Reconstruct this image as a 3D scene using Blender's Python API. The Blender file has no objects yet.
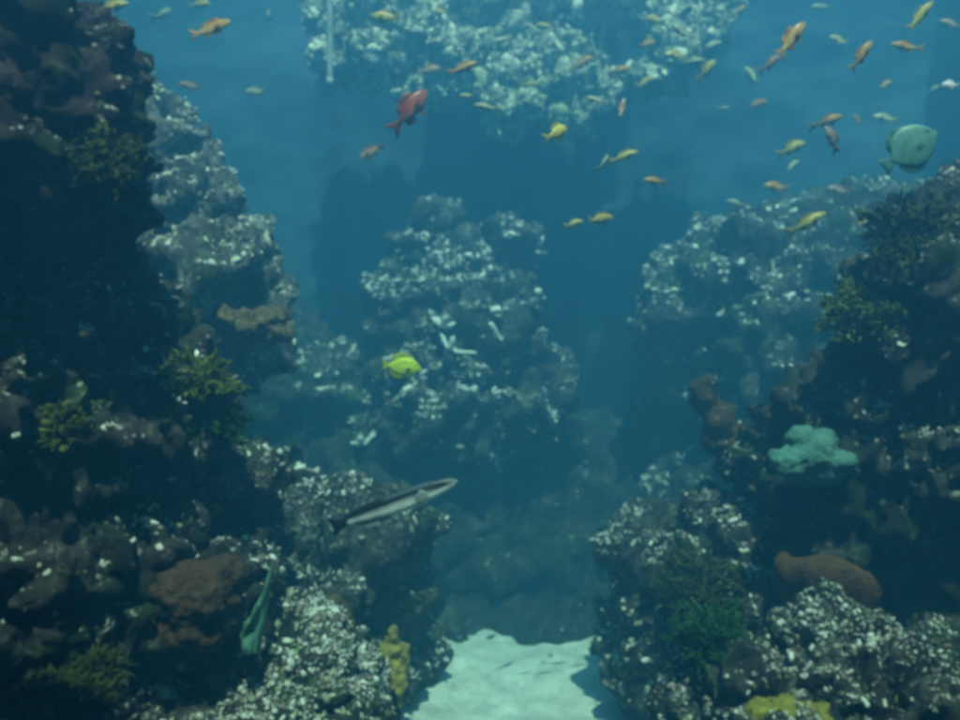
import bpy, bmesh, math, random
import numpy as np
from mathutils import Vector, Matrix, noise

random.seed(7)
RNG = np.random.default_rng(11)
SC = bpy.context.scene
COL = SC.collection
F = 831.0            # focal length in picture pixels (960 wide)
CAMZ = 2.1
WATER_Z = 5.75

def P(px, py, d):
    return Vector(((px - 480) / F * d, d, CAMZ - (py - 360) / F * d))

# ------------------------------------------------------------------ tagging
def tag(o, label=None, cat=None, group=None, kind=None):
    if label: o['label'] = label
    if cat: o['category'] = cat
    if group: o['group'] = group
    if kind: o['kind'] = kind
    return o

def empty(name, loc=(0, 0, 0)):
    o = bpy.data.objects.new(name, None)
    o.empty_display_size = 0.05
    COL.objects.link(o); o.location = loc
    return o

def link_mesh(name, me, mat=None, parent=None):
    o = bpy.data.objects.new(name, me)
    COL.objects.link(o)
    if mat: me.materials.append(mat)
    if parent: o.parent = parent
    return o

def mesh_np(name, verts, faces, smooth=True):
    """verts (N,3) array, faces (M,k) array of one polygon size"""
    me = bpy.data.meshes.new(name)
    verts = np.asarray(verts, dtype=np.float32); faces = np.asarray(faces, dtype=np.int32)
    k = faces.shape[1]
    me.vertices.add(len(verts)); me.vertices.foreach_set('co', verts.ravel())
    me.loops.add(faces.size); me.loops.foreach_set('vertex_index', faces.ravel())
    me.polygons.add(len(faces))
    me.polygons.foreach_set('loop_start', np.arange(0, faces.size, k, dtype=np.int32))
    me.update(calc_edges=True)
    me.validate()
    me.polygons.foreach_set('use_smooth', np.full(len(me.polygons), smooth))
    return me

# ------------------------------------------------------------------ materials
def new_mat(name):
    m = bpy.data.materials.new(name); m.use_nodes = True
    nt = m.node_tree
    return m, nt, nt.nodes['Principled BSDF'], nt.nodes['Material Output']

def N(nt, t, **kw):
    n = nt.nodes.new(t)
    for k, v in kw.items(): setattr(n, k, v)
    return n

def ramp(nt, stops, interp='LINEAR'):
    r = N(nt, 'ShaderNodeValToRGB'); cr = r.color_ramp; cr.interpolation = interp
    while len(cr.elements) < len(stops): cr.elements.new(0.5)
    for e, (p, c) in zip(cr.elements, stops):
        e.position = p; e.color = (*c, 1)
    return r

def noise_tex(nt, coord, scale, detail=6, rough=.6, dist=0):
    n = N(nt, 'ShaderNodeTexNoise')
    n.inputs['Scale'].default_value = scale; n.inputs['Detail'].default_value = detail
    n.inputs['Roughness'].default_value = rough; n.inputs['Distortion'].default_value = dist
    nt.links.new(coord, n.inputs['Vector'])
    return n

def rock_mat(name, dark, mid, crust, algae, crust_at=.60, algae_at=.56, bump=.6):
    m, nt, b, out = new_mat(name); L = nt.links
    tc = N(nt, 'ShaderNodeNewGeometry').outputs['Position']
    big = noise_tex(nt, tc, 3.2, 8, .62, .4)
    r1 = ramp(nt, [(.36, dark), (.62, mid)]); L.new(big.outputs['Fac'], r1.inputs['Fac'])
    al = noise_tex(nt, tc, 2.3, 9, .66, .8)
    ra = ramp(nt, [(algae_at, (0, 0, 0)), (algae_at + .09, (1, 1, 1))]); L.new(al.outputs['Fac'], ra.inputs['Fac'])
    mx = N(nt, 'ShaderNodeMix', data_type='RGBA'); L.new(ra.outputs['Color'], mx.inputs[0])
    L.new(r1.outputs['Color'], mx.inputs[6]); mx.inputs[7].default_value = (*algae, 1)
    fine = noise_tex(nt, tc, 34, 6, .72, .8)
    rc = ramp(nt, [(crust_at, (0, 0, 0)), (crust_at + .05, (1, 1, 1))]); L.new(fine.outputs['Fac'], rc.inputs['Fac'])
    pat = noise_tex(nt, tc, 4.5, 6, .6, .5); rp = ramp(nt, [(.42, (.05, .05, .05)), (.60, (1, 1, 1))]); L.new(pat.outputs['Fac'], rp.inputs['Fac'])
    mk = N(nt, 'ShaderNodeMath', operation='MULTIPLY'); L.new(rc.outputs['Color'], mk.inputs[0]); L.new(rp.outputs['Color'], mk.inputs[1])
    mx2 = N(nt, 'ShaderNodeMix', data_type='RGBA'); L.new(mk.outputs[0], mx2.inputs[0])
    L.new(mx.outputs[2], mx2.inputs[6]); mx2.inputs[7].default_value = (*crust, 1)
    mot = noise_tex(nt, tc, 11, 9, .78, .6); rm = ramp(nt, [(.38, (.28, .28, .28)), (.52, (.8, .8, .8)), (.66, (1.9, 1.8, 1.7))]); L.new(mot.outputs['Fac'], rm.inputs['Fac'])
    mx3 = N(nt, 'ShaderNodeMix', data_type='RGBA', blend_type='MULTIPLY'); mx3.inputs[0].default_value = 1
    L.new(mx2.outputs[2], mx3.inputs[6]); L.new(rm.outputs['Color'], mx3.inputs[7])
    L.new(mx3.outputs[2], b.inputs['Base Color'])
    b.inputs['Roughness'].default_value = .93
    b.inputs['Specular IOR Level'].default_value = .12
    bp = N(nt, 'ShaderNodeBump'); bp.inputs['Strength'].default_value = bump; bp.inputs['Distance'].default_value = .05
    bn = noise_tex(nt, tc, 15, 10, .8); L.new(bn.outputs['Fac'], bp.inputs['Height'])
    L.new(bp.outputs['Normal'], b.inputs['Normal'])
    return m

M = {}
M['rock_dark'] = rock_mat('dark_live_rock', (.018, .017, .017), (.075, .064, .058), (.34, .33, .28), (.028, .050, .018), .57, .51)
M['rock_maroon'] = rock_mat('maroon_live_rock', (.018, .012, .014), (.070, .046, .046), (.30, .26, .24), (.026, .046, .018), .59, .49)
M['rock_mid'] = rock_mat('grey_live_rock', (.020, .020, .020), (.085, .078, .070), (.48, .48, .42), (.045, .075, .028), .55, .53)
M['rock_pale'] = rock_mat('pale_live_rock', (.035, .035, .036), (.17, .16, .15), (.60, .60, .54), (.07, .10, .05), .53, .56)
M['rock_brown'] = rock_mat('brown_live_rock', (.05, .028, .018), (.13, .075, .045), (.34, .30, .24), (.06, .065, .02), .60, .58)
M['reflection_rock'] = rock_mat('reflection_ledge_green', (.10, .13, .10), (.42, .46, .36), (.80, .82, .70), (.20, .26, .12), .48, .58)  # pale green stands in for lit reef mirrored in the surface

def island_mat(name, stops, rough=.85, transl=0):
    m, nt, b, out = new_mat(name); L = nt.links
    g = N(nt, 'ShaderNodeNewGeometry')
    r = ramp(nt, stops, 'LINEAR'); L.new(g.outputs['Random Per Island'], r.inputs['Fac'])
    n = noise_tex(nt, g.outputs['Position'], 38, 5, .7)
    rr = ramp(nt, [(.3, (.55, .55, .55)), (.65, (1, 1, 1))]); L.new(n.outputs['Fac'], rr.inputs['Fac'])
    mx = N(nt, 'ShaderNodeMix', data_type='RGBA', blend_type='MULTIPLY'); mx.inputs[0].default_value = 1
    L.new(r.outputs['Color'], mx.inputs[6]); L.new(rr.outputs['Color'], mx.inputs[7])
    L.new(mx.outputs[2], b.inputs['Base Color'])
    b.inputs['Roughness'].default_value = rough; b.inputs['Specular IOR Level'].default_value = .2
    if transl:
        t = N(nt, 'ShaderNodeBsdfTranslucent'); L.new(mx.outputs[2], t.inputs['Color'])
        ms = N(nt, 'ShaderNodeMixShader'); ms.inputs[0].default_value = transl
        L.new(b.outputs[0], ms.inputs[1]); L.new(t.outputs[0], ms.inputs[2]); L.new(ms.outputs[0], out.inputs['Surface'])
    return m

M['crust_pale'] = island_mat('pale_encrusting_coral', [(0, (.10, .09, .07)), (.12, (.16, .19, .07)), (.22, (.34, .20, .22)), (.34, (.34, .32, .25)), (.55, (.72, .72, .66)), (.8, (.88, .88, .84)), (1, (.60, .56, .58))])
M['crust_white'] = island_mat('white_encrusting_coral', [(0, (.40, .40, .36)), (.4, (.75, .75, .72)), (1, (.88, .88, .86))])
M['crust_tan'] = island_mat('tan_encrusting_coral', [(0, (.03, .03, .025)), (.35, (.12, .12, .08)), (.6, (.28, .26, .20)), (.85, (.55, .54, .48)), (1, (.20, .13, .14))])
M['crust_green'] = island_mat('green_white_coral', [(0, (.16, .22, .10)), (.3, (.40, .46, .28)), (.6, (.68, .72, .55)), (.85, (.82, .84, .74)), (1, (.45, .36, .20))])
M['algae_lime'] = island_mat('lime_algae', [(0, (.05, .08, .01)), (.5, (.15, .20, .02)), (1, (.32, .34, .05))], .7, .35)
M['algae_green'] = island_mat('green_algae', [(0, (.012, .06, .015)), (.5, (.03, .13, .03)), (1, (.07, .20, .05))], .7, .35)
M['algae_olive'] = island_mat('olive_algae', [(0, (.03, .045, .01)), (.5, (.08, .10, .02)), (1, (.15, .16, .04))], .7, .3)

def coral_mat(name, c0, c1, scale=30, bump=.5, rough=.8, rim=None):
    m, nt, b, out = new_mat(name); L = nt.links
    g = N(nt, 'ShaderNodeNewGeometry')
    n = noise_tex(nt, g.outputs['Position'], scale, 6, .65, .3)
    r = ramp(nt, [(.35, c0), (.65, c1)]); L.new(n.outputs['Fac'], r.inputs['Fac'])
    L.new(r.outputs['Color'], b.inputs['Base Color'])
    b.inputs['Roughness'].default_value = rough; b.inputs['Specular IOR Level'].default_value = .2
    v = N(nt, 'ShaderNodeTexVoronoi'); v.inputs['Scale'].default_value = scale * 2.2; L.new(g.outputs['Position'], v.inputs['Vector'])
    bp = N(nt, 'ShaderNodeBump'); bp.inputs['Strength'].default_value = bump; bp.inputs['Distance'].default_value = .015
    L.new(v.outputs['Distance'], bp.inputs['Height']); L.new(bp.outputs['Normal'], b.inputs['Normal'])
    return m
M['yellow_coral'] = coral_mat('yellow_soft_coral', (.14, .10, .02), (.42, .33, .06), 26)
M['gold_coral'] = coral_mat('gold_coral', (.12, .105, .02), (.34, .29, .04), 24)
M['brown_coral'] = coral_mat('brown_cup_coral', (.06, .028, .012), (.15, .068, .026), 34)
M['rust_coral'] = coral_mat('rust_coral', (.035, .022, .012), (.095, .048, .024), 30)
M['tan_coral'] = coral_mat('tan_plate_coral', (.06, .045, .02), (.17, .12, .05), 30)
M['teal_coral'] = coral_mat('pale_teal_leather_coral', (.055, .15, .125), (.105, .225, .19), 30, .35)
M['fan_coral'] = coral_mat('pale_green_fan', (.07, .17, .125), (.14, .28, .21), 40, .3)
M['sponge'] = coral_mat('brown_sponge', (.05, .035, .012), (.14, .095, .03), 30)
M['olive_coral'] = coral_mat('olive_mound_coral', (.05, .05, .015), (.13, .11, .035), 40)
M['white_coral'] = coral_mat('white_branch_coral', (.62, .64, .60), (.85, .86, .84), 50, .3)
M['pipe'] = coral_mat('pale_plastic_pipe', (.18, .24, .24), (.34, .40, .40), 14, .1, .5)

# ------------------------------------------------------------------ rocks
def blob_mesh(blobs, voxel):
    bm = bmesh.new()
    for (px, py, d, w, h, dep) in blobs:
        c = P(px, py, d)
        s = Vector((w / 2 / F * d, dep / 2, h / 2 / F * d))
        rot = Matrix.Rotation(random.uniform(-.35, .35), 4, 'Y') @ Matrix.Rotation(random.uniform(-.5, .5), 4, 'Z')
        bmesh.ops.create_icosphere(bm, subdivisions=3, radius=1,
                                   matrix=Matrix.Translation(c) @ rot @ Matrix.Diagonal((*s, 1)))
    me = bpy.data.meshes.new('tmp'); bm.to_mesh(me); bm.free()
    o = bpy.data.objects.new('tmp', me); COL.objects.link(o)
    md = o.modifiers.new('r', 'REMESH'); md.mode = 'VOXEL'; md.voxel_size = voxel
    dg = bpy.context.evaluated_depsgraph_get()
    ev = bpy.data.meshes.new_from_object(o.evaluated_get(dg))
    bpy.data.objects.remove(o); bpy.data.meshes.remove(me)
    return ev

def displace(me, amp, freq, seed=0.0, crag=1.0):
    n = len(me.vertices)
    co = np.empty(n * 3, np.float32); me.vertices.foreach_get('co', co); co = co.reshape(-1, 3)
    nr = np.empty(n * 3, np.float32); me.vertices.foreach_get('normal', nr); nr = nr.reshape(-1, 3)
    off = Vector((seed * 3.17, seed * 1.31, seed * 2.23))
    out = np.empty(n, np.float32)
    fr, tu, vo = noise.fractal, noise.turbulence, noise.voronoi
    for i in range(n):
        p = Vector(co[i]) * freq + off
        a = fr(p, 1.0, 2.1, 3)
        t = tu(p * 3.1, 3, False, noise_basis='PERLIN_ORIGINAL')
        v = vo(p * 4.3)[0]
        w = vo(p * 1.7 + off)[0]
        st = noise.noise(Vector((p.x * .7, p.y * .7, p.z * 3.6)))
        r = 1 - abs(noise.noise(p * 2.3)) * 2.2
        out[i] = a * .85 - (t - .5) * .95 * crag + (v[1] - v[0]) * .40 * crag + (w[1] - w[0]) * .8 * crag + st * .35 * crag + r * .30 * crag + noise.noise(p * 8.5) * .30 + noise.noise(p * 17.0) * .14 - .55
    co = co + nr * (out * amp)[:, None]
    me.vertices.foreach_set('co', co.ravel()); me.update()
    return me

# small growth templates -----------------------------------------------------
def tmpl_lump(seed):
    bm = bmesh.new(); bmesh.ops.create_icosphere(bm, subdivisions=2, radius=1)
    for v in bm.verts:
        k = 1 + .5 * noise.noise(v.co * 1.9 + Vector((seed * 5, 0, 0))) + .42 * noise.noise(v.co * 4.3 + Vector((seed * 5, 3, 0)))
        v.co = Vector((v.co.x * k, v.co.y * k, max(v.co.z, -.35) * k * .8))
    vs = np.array([v.co[:] for v in bm.verts]); fs = np.array([[v.index for v in f.verts] for f in bm.faces]); bm.free()
    return vs, fs

def tmpl_fingers(seed, nf=6, lean=.7):
    rnd = random.Random(seed); vs = []; fs = []
    for k in range(nf):
        a = rnd.uniform(0, 6.28); l = rnd.uniform(.7, 1.5); ln = rnd.uniform(.1, lean)
        base = Vector((math.cos(a) * .25, math.sin(a) * .25, -.2))
        tip = Vector((math.cos(a) * (.25 + ln * l), math.sin(a) * (.25 + ln * l), l))
        ax = (tip - base).normalized(); u = ax.orthogonal().normalized(); w = ax.cross(u)
        i0 = len(vs); nn = 6
        for (t, r) in ((0, .20), (.5, .24), (.88, .22), (1.0, .10)):
            c = base.lerp(tip, t) + u * (.10 * math.sin(t * 5 + k))
            for j in range(nn):
                th = 6.2832 * j / nn
                vs.append(c + (u * math.cos(th) + w * math.sin(th)) * r)
        for s in range(3):
            for j in range(nn):
                a0 = i0 + s * nn + j; a1 = i0 + s * nn + (j + 1) % nn
                fs.append([a0, a1, a1 + nn]); fs.append([a0, a1 + nn, a0 + nn])
        top = len(vs); vs.append(tip + ax * .06)
        for j in range(nn): fs.append([i0 + 3 * nn + j, i0 + 3 * nn + (j + 1) % nn, top])
    return np.array([v[:] for v in vs]), np.array(fs)

def tmpl_plate(seed):
    rnd = random.Random(seed); vs = [(0, 0, -.1)]; fs = []; nn = 11; rings = ((.5, .05), (1.0, .22), (.98, .12), (.5, -.12))
    ph = [rnd.uniform(.7, 1.25) for _ in range(nn)]
    for (r, z) in rings:
        for j in range(nn):
            th = 6.2832 * j / nn
            vs.append((r * ph[j] * math.cos(th), r * ph[j] * math.sin(th) * .8, z + .18 * math.sin(th * 2 + seed) * r))
    for j in range(nn): fs.append([0, 1 + j, 1 + (j + 1) % nn])
    for s in range(3):
        for j in range(nn):
            a0 = 1 + s * nn + j; a1 = 1 + s * nn + (j + 1) % nn
            fs.append([a0, a0 + nn, a1 + nn]); fs.append([a0, a1 + nn, a1])
    return np.array(vs), np.array(fs)

TEMPL = [tmpl_lump(1), tmpl_lump(2), tmpl_lump(3), tmpl_fingers(1), tmpl_fingers(2, 5, 1.0), tmpl_plate(1), tmpl_plate(2)]
WEIGHT = np.array([.14, .12, .10, .24, .18, .12, .10])

def scatter(me, n, size, cl_freq=2.2, cl_thr=.05, up=-.15, seed=0, toward=True):
    """growth spread over a rock, denser in patches, where light reaches"""
    nf = len(me.polygons)
    ce = np.empty(nf * 3, np.float32); me.polygons.foreach_get('center', ce); ce = ce.reshape(-1, 3)
    nr = np.empty(nf * 3, np.float32); me.polygons.foreach_get('normal', nr); nr = nr.reshape(-1, 3)
    ar = np.empty(nf, np.float32); me.polygons.foreach_get('area', ar)
    rng = np.random.default_rng(100 + seed)
    v = np.array([0, 0, CAMZ]) - ce; v /= np.linalg.norm(v, axis=1)[:, None]
    facing = (v * nr).sum(1)
    w = ar * (nr[:, 2] > up) * (facing > -.35) * (.35 + np.clip(nr[:, 2], 0, 1))
    if w.sum() <= 0: return None
    idx = rng.choice(nf, size=n * 4, p=w / w.sum())
    keep = []
    off = Vector((seed * 2.7, 1.3, seed * .7))
    for i in idx:
        p = Vector(ce[i])
        k = noise.fractal(p * cl_freq + off, .9, 2.0, 3) + .35 * noise.noise(p * 9 + off)
        if k > cl_thr: keep.append(i)
        if len(keep) >= n: break
    V = []; Fc = []; base = 0
    keep = np.array(keep)
    if len(keep) == 0: return None
    ty = rng.choice(len(TEMPL), size=len(keep), p=WEIGHT / WEIGHT.sum())
    for t, (tv, tf) in enumerate(TEMPL):
        ids = keep[ty == t]; m = len(ids)
        if m == 0: continue
        z = nr[ids] + rng.normal(0, .35, (m, 3)) + np.array([0, 0, .25]); z /= np.linalg.norm(z, axis=1)[:, None]
        a = rng.normal(0, 1, (m, 3)); x = np.cross(a, z); x /= np.linalg.norm(x, axis=1)[:, None]
        y = np.cross(z, x)
        s = size * np.exp(rng.normal(0, .5, m)); s = np.clip(s, size * .35, size * 2.4)
        sx = s * rng.uniform(.75, 1.7, m); sy = s * rng.uniform(.6, 1.1, m); sz = s * rng.uniform(.6, 1.2, m)
        vv = (ce[ids][:, None, :] + x[:, None, :] * (tv[None, :, 0:1] * sx[:, None, None])
              + y[:, None, :] * (tv[None, :, 1:2] * sy[:, None, None]) + z[:, None, :] * (tv[None, :, 2:3] * sz[:, None, None]))
        V.append(vv.reshape(-1, 3))
        Fc.append((tf[None] + (np.arange(m) * len(tv))[:, None, None] + base).reshape(-1, 3))
        base += m * len(tv)
    return mesh_np('growth', np.concatenate(V), np.concatenate(Fc))

def recenter(objs, loc):
    for o in objs:
        o.data.transform(Matrix.Translation(-Vector(loc)))

SEED = [0]
def rock(name, label, blobs, mat, growth=(), amp=.16, freq=1.6, voxel=.035, crag=1.0, group=None, cat='rock'):
    SEED[0] += 1; sd = SEED[0]
    me = displace(blob_mesh(blobs, voxel), amp, freq, sd, crag)
    me.name = name
    me.polygons.foreach_set('use_smooth', np.full(len(me.polygons), True))
    me.materials.clear()
    ctr = P(*blobs[0][:3])
    o = link_mesh(name, me, M[mat])
    tag(o, label, cat, group)
    parts = []
    for k, (n, size, gm, thr, up) in enumerate(growth):
        g = scatter(me, int(n * 4.2), size * .42, 2.4, thr, up, sd * 7 + k)
        if g:
            c = link_mesh('encrusting_coral', g, M[gm], o); c['kind'] = 'stuff'; parts.append(c)
    recenter([o] + parts, ctr); o.location = ctr
    return o

# (px, py, distance, width px, height px, depth m)
rock('overhanging_rock', 'dark maroon and green overhanging rock at the upper left corner nearest the viewer',
     [(0, 70, 3.0, 150, 200, .8), (62, 55, 2.95, 70, 100, .5), (90, 118, 3.0, 70, 120, .5), (30, 170, 3.0, 150, 110, .7),
      (-140, 120, 3.2, 330, 420, 1.4), (86, 185, 3.05, 66, 80, .45)], 'rock_maroon',
     [(700, .016, 'crust_tan', .0, -.4)], .075, 3.9, .02, 1.3)
rock('rock_pinnacle', 'pale speckled rock pinnacle behind the overhanging rock at upper left',
     [(152, 150, 5.0, 50, 80, .7), (178, 205, 4.95, 80, 110, .8), (210, 270, 5.0, 96, 90, .9), (120, 260, 5.2, 140, 300, 1.2),
      (190, 335, 5.2, 150, 120, 1.2), (80, 320, 5.6, 230, 460, 1.6), (200, 200, 4.9, 40, 60, .5), (240, 262, 4.95, 44, 56, .5), (258, 292, 5.0, 44, 50, .5)], 'rock_pale',
     [(900, .022, 'crust_pale', .02, -.1), (250, .032, 'crust_green', .12, 0)], .15, 1.7, .035)
rock('craggy_rock', 'dark craggy rock with pale crusted ridges midway up the left side',
     [(90, 340, 3.45, 130, 150, .9), (40, 400, 3.35, 180, 180, 1.1), (130, 420, 3.45, 120, 120, .8), (165, 390, 3.50, 70, 60, .5),
      (-90, 380, 3.55, 260, 360, 1.5), (95, 285, 3.50, 90, 60, .5), (70, 455, 3.55, 180, 80, .8)], 'rock_dark',
     [(420, .017, 'crust_pale', .10, -.1), (600, .015, 'crust_tan', -.05, -.4)], .085, 3.7, .021, 1.4)
rock('low_rock', 'hollowed dark rock with a pale speckled upper edge low on the left side',
     [(90, 560, 3.45, 200, 110, .9), (10, 590, 3.15, 170, 200, 1.0), (100, 620, 3.35, 120, 130, .8), (-90, 620, 3.25, 260, 420, 1.6), (180, 590, 3.75, 170, 140, .9), (60, 700, 3.75, 200, 200, 1.0),
      (190, 500, 4.05, 170, 90, 1.0)], 'rock_dark',
     [(560, .019, 'crust_pale', .06, 0), (500, .016, 'crust_tan', -.05, -.4)], .085, 3.6, .023, 1.3)
rock('mossy_rock', 'small green mossy rock in the bottom left corner',
     [(40, 715, 2.95, 150, 90, .6), (-50, 740, 2.90, 160, 180, .8), (60, 790, 3.00, 220, 160, .8)], 'rock_mid',
     [(300, .014, 'crust_tan', .0, -.1), (140, .018, 'crust_green', .08, 0)], .055, 4.4, .018, 1.3)
rock('speckled_rock', 'rounded rock thick with pale nubby coral at bottom left beside the yellow coral',
     [(210, 690, 3.65, 170, 110, .8), (290, 675, 3.75, 120, 100, .7), (150, 680, 3.65, 90, 110, .7), (230, 770, 3.65, 330, 150, 1.0),
      (300, 640, 3.85, 80, 60, .5), (340, 720, 3.85, 90, 110, .6)], 'rock_mid',
     [(1500, .021, 'crust_pale', -.12, -.1), (250, .02, 'crust_green', .05, 0)], .09, 2.5, .024)
rock('tall_rock', 'tall hazy rock rising under the striped fish left of the sand',
     [(330, 560, 4.9, 140, 150, .9), (285, 560, 4.8, 130, 190, .9), (385, 525, 5.0, 76, 76, .6), (310, 670, 4.8, 170, 160, 1.0),
      (375, 600, 5.1, 76, 170, .7), (245, 520, 5.1, 140, 150, 1.0), (340, 700, 4.9, 90, 110, .8), (395, 640, 5.5, 60, 70, .6)], 'rock_mid',
     [(520, .024, 'crust_pale', .06, -.1), (300, .024, 'crust_tan', 0, -.2)], .14, 1.8, .034)
rock('distant_pinnacle', 'distant triangular rock pinnacle flecked with white coral in the middle of the tank',
     [(452, 305, 7.5, 96, 110, .9), (460, 355, 7.3, 150, 100, 1.1), (468, 405, 7.3, 196, 86, 1.2), (400, 292, 7.5, 34, 130, .5),
      (508, 330, 7.4, 60, 100, .8), (446, 236, 7.7, 22, 54, .4), (508, 246, 7.7, 24, 60, .4), (352, 405, 7.4, 40, 110, .6), (540, 392, 7.4, 54, 66, .7)],
     'rock_mid', [(650, .030, 'crust_white', .14, -.3), (90, .05, 'crust_white', .2, -.2), (300, .03, 'crust_tan', 0, -.4)], .17, 1.9, .045, 1.2)
rock('rock_mound', 'dark featureless rock mound at the far end of the sand channel',
     [(520, 560, 8.0, 330, 170, 2.0), (400, 500, 7.6, 250, 170, 1.6), (560, 490, 8.6, 260, 150, 1.6), (660, 550, 8.2, 280, 210, 2.0), (340, 560, 7.6, 230, 200, 1.6),
      (500, 630, 6.9, 190, 56, 1.2), (525, 654, 6.45, 220, 34, .6), (600, 632, 6.8, 150, 60, 1.0), (430, 640, 6.5, 90, 60, .8), (480, 440, 8.2, 200, 90, 1.5), (300, 420, 8.2, 150, 190, 1.2), (270, 380, 8.4, 110, 150, 1.0), (690, 440, 8.4, 160, 110, 1.0)], 'rock_dark',
     [(120, .025, 'crust_tan', .15, 0)], .16, 1.3, .055)
rock('far_reef_rock', 'faint hazy rock shelf with pale flecks far back on the right',
     [(770, 275, 7.0, 190, 110, 1.3), (700, 310, 7.2, 110, 90, 1.0), (830, 270, 6.8, 150, 130, 1.3), (840, 380, 7.0, 260, 260, 1.8), (900, 320, 6.8, 260, 260, 1.6), (740, 380, 7.4, 170, 200, 1.4), (800, 540, 7.2, 330, 260, 2.0)],
     'rock_mid', [(560, .032, 'crust_white', .08, -.1), (150, .03, 'crust_green', .1, 0)], .18, 1.4, .05)
rock('cliff_rock', 'dark cliff rock fringed with green algae at the upper right edge',
     [(925, 300, 3.9, 130, 100, .9), (965, 262, 3.9, 130, 100, 1.0), (905, 335, 3.9, 100, 70, .7), (1060, 290, 4.0, 250, 280, 1.4), (950, 355, 3.9, 150, 80, .9), (965, 225, 4.0, 90, 50, .6)],
     'rock_dark', [(240, .018, 'crust_pale', .14, -.1), (450, .017, 'crust_tan', -.05, -.4)], .085, 3.4, .024, 1.3)
rock('studded_rock', 'dark shadowed rock studded with white polyps in the middle of the right side',
     [(860, 420, 4.2, 170, 110, .9), (920, 450, 4.0, 150, 150, 1.0), (820, 460, 4.3, 130, 110, .8), (1040, 440, 4.0, 220, 330, 1.5), (890, 520, 4.3, 240, 130, 1.1)],
     'rock_dark', [(330, .021, 'crust_pale', .10, 0), (450, .018, 'crust_tan', -.05, -.4)], .09, 3.3, .025, 1.3)
rock('rock_ridge', 'thin brownish rock ridge slanting down to the right behind the teal leather coral',
     [(780, 508, 4.65, 44, 60, .4), (758, 482, 4.65, 36, 55, .35), (738, 456, 4.65, 31, 52, .3), (721, 430, 4.65, 27, 52, .26), (708, 406, 4.70, 22, 50, .22), (800, 535, 4.75, 80, 75, .6), (780, 590, 4.85, 130, 137, .8)],
     'rock_brown', [(220, .02, 'crust_tan', -.05, -.2), (90, .02, 'crust_pale', .12, 0)], .06, 3.4, .026)
rock('weedy_rock', 'teal tinted rock with a cap of pale polyps and green weed right of centre',
     [(740, 545, 4.6, 110, 80, .7), (700, 600, 4.6, 110, 120, .8), (760, 610, 4.5, 140, 140, .9), (690, 660, 4.6, 120, 120, .8), (650, 560, 5.0, 80, 90, .7), (780, 690, 4.6, 260, 160, 1.2), (655, 630, 5.0, 90, 150, .7)],
     'rock_mid', [(560, .021, 'crust_pale', .08, 0), (350, .02, 'crust_tan', .0, -.2)], .12, 2.0, .031)
rock('foreground_rock', 'large foreground rock bristling with pale coral at bottom right',
     [(830, 678, 3.60, 110, 110, .7), (780, 708, 3.60, 130, 90, .7), (900, 698, 3.50, 140, 110, .8), (850, 730, 3.55, 330, 130, 1.0), (730, 725, 3.70, 110, 70, .6), (965, 708, 3.50, 110, 120, .8), (850, 800, 3.60, 420, 150, 1.1)],
     'rock_mid', [(1400, .018, 'crust_pale', -.08, -.05), (500, .018, 'crust_tan', .0, -.4)], .085, 3.8, .02, 1.3)
rock('channel_rock', 'low dark rock bordering the right edge of the sand',
     [(672, 668, 5.7, 96, 70, .6), (626, 660, 5.9, 46, 46, .5), (740, 690, 5.4, 120, 110, .9), (648, 676, 5.7, 50, 36, .4)],
     'rock_dark', [(160, .02, 'crust_tan', .05, -.1), (50, .018, 'crust_pale', .15, 0)], .09, 2.0, .03)
LR = random.Random(5)  # ledge blobs stand in for a reflection under the water surface
ledge = [(360 + 38 * k, -22 + LR.uniform(-8, 8), 7.7 + LR.uniform(-.1, .1), 56, 40, .4) for k in range(10)]
ledge_env = lambda x: float(np.interp(x, [325, 345, 400, 480, 560, 620, 680, 725], [40, 76, 70, 100, 108, 138, 125, 60]))
while len(ledge) < 125:
    sz = LR.uniform(16, 36); nx = LR.uniform(330, 722); ny = LR.uniform(-10, 1) + (ledge_env(nx) + 10) * LR.random() ** .8
    near = [q for q in ledge if math.hypot(q[0] - nx, q[1] - ny) < .42 * (q[3] + sz)]
    if near and len(near) < 5:
        q = LR.choice(near)
        ledge.append((nx, ny, min(8.2, max(7.3, q[2] + LR.uniform(-.14, .14))), sz * LR.uniform(.9, 1.5), sz * LR.uniform(.6, 1.1), .32))
ledge.append((540, -110, 7.8, 220, 190, .5))
rock('reflection_ledge', 'bright pale green ledge standing in for a reflection in the water surface at top centre', ledge,
     'reflection_rock', [(2600, .042, 'crust_green', -.25, -.8), (700, .075, 'crust_green', -.05, -.7)], .11, 3.0, .04, 1.2, cat='rock')


# ------------------------------------------------------------------ ground, walls, water
def grid_mesh(x0, x1, y0, y1, nx, ny, zf):
    xs = np.linspace(x0, x1, nx); ys = np.linspace(y0, y1, ny)
    X, Y = np.meshgrid(xs, ys); Z = np.array([zf(x, y) for x, y in zip(X.ravel(), Y.ravel())])
    v = np.stack([X.ravel(), Y.ravel(), Z], 1)
    i = np.arange(nx * ny).reshape(ny, nx)
    f = np.stack([i[:-1, :-1].ravel(), i[:-1, 1:].ravel(), i[1:, 1:].ravel(), i[1:, :-1].ravel()], 1)
    return mesh_np('grid', v, f)

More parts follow.
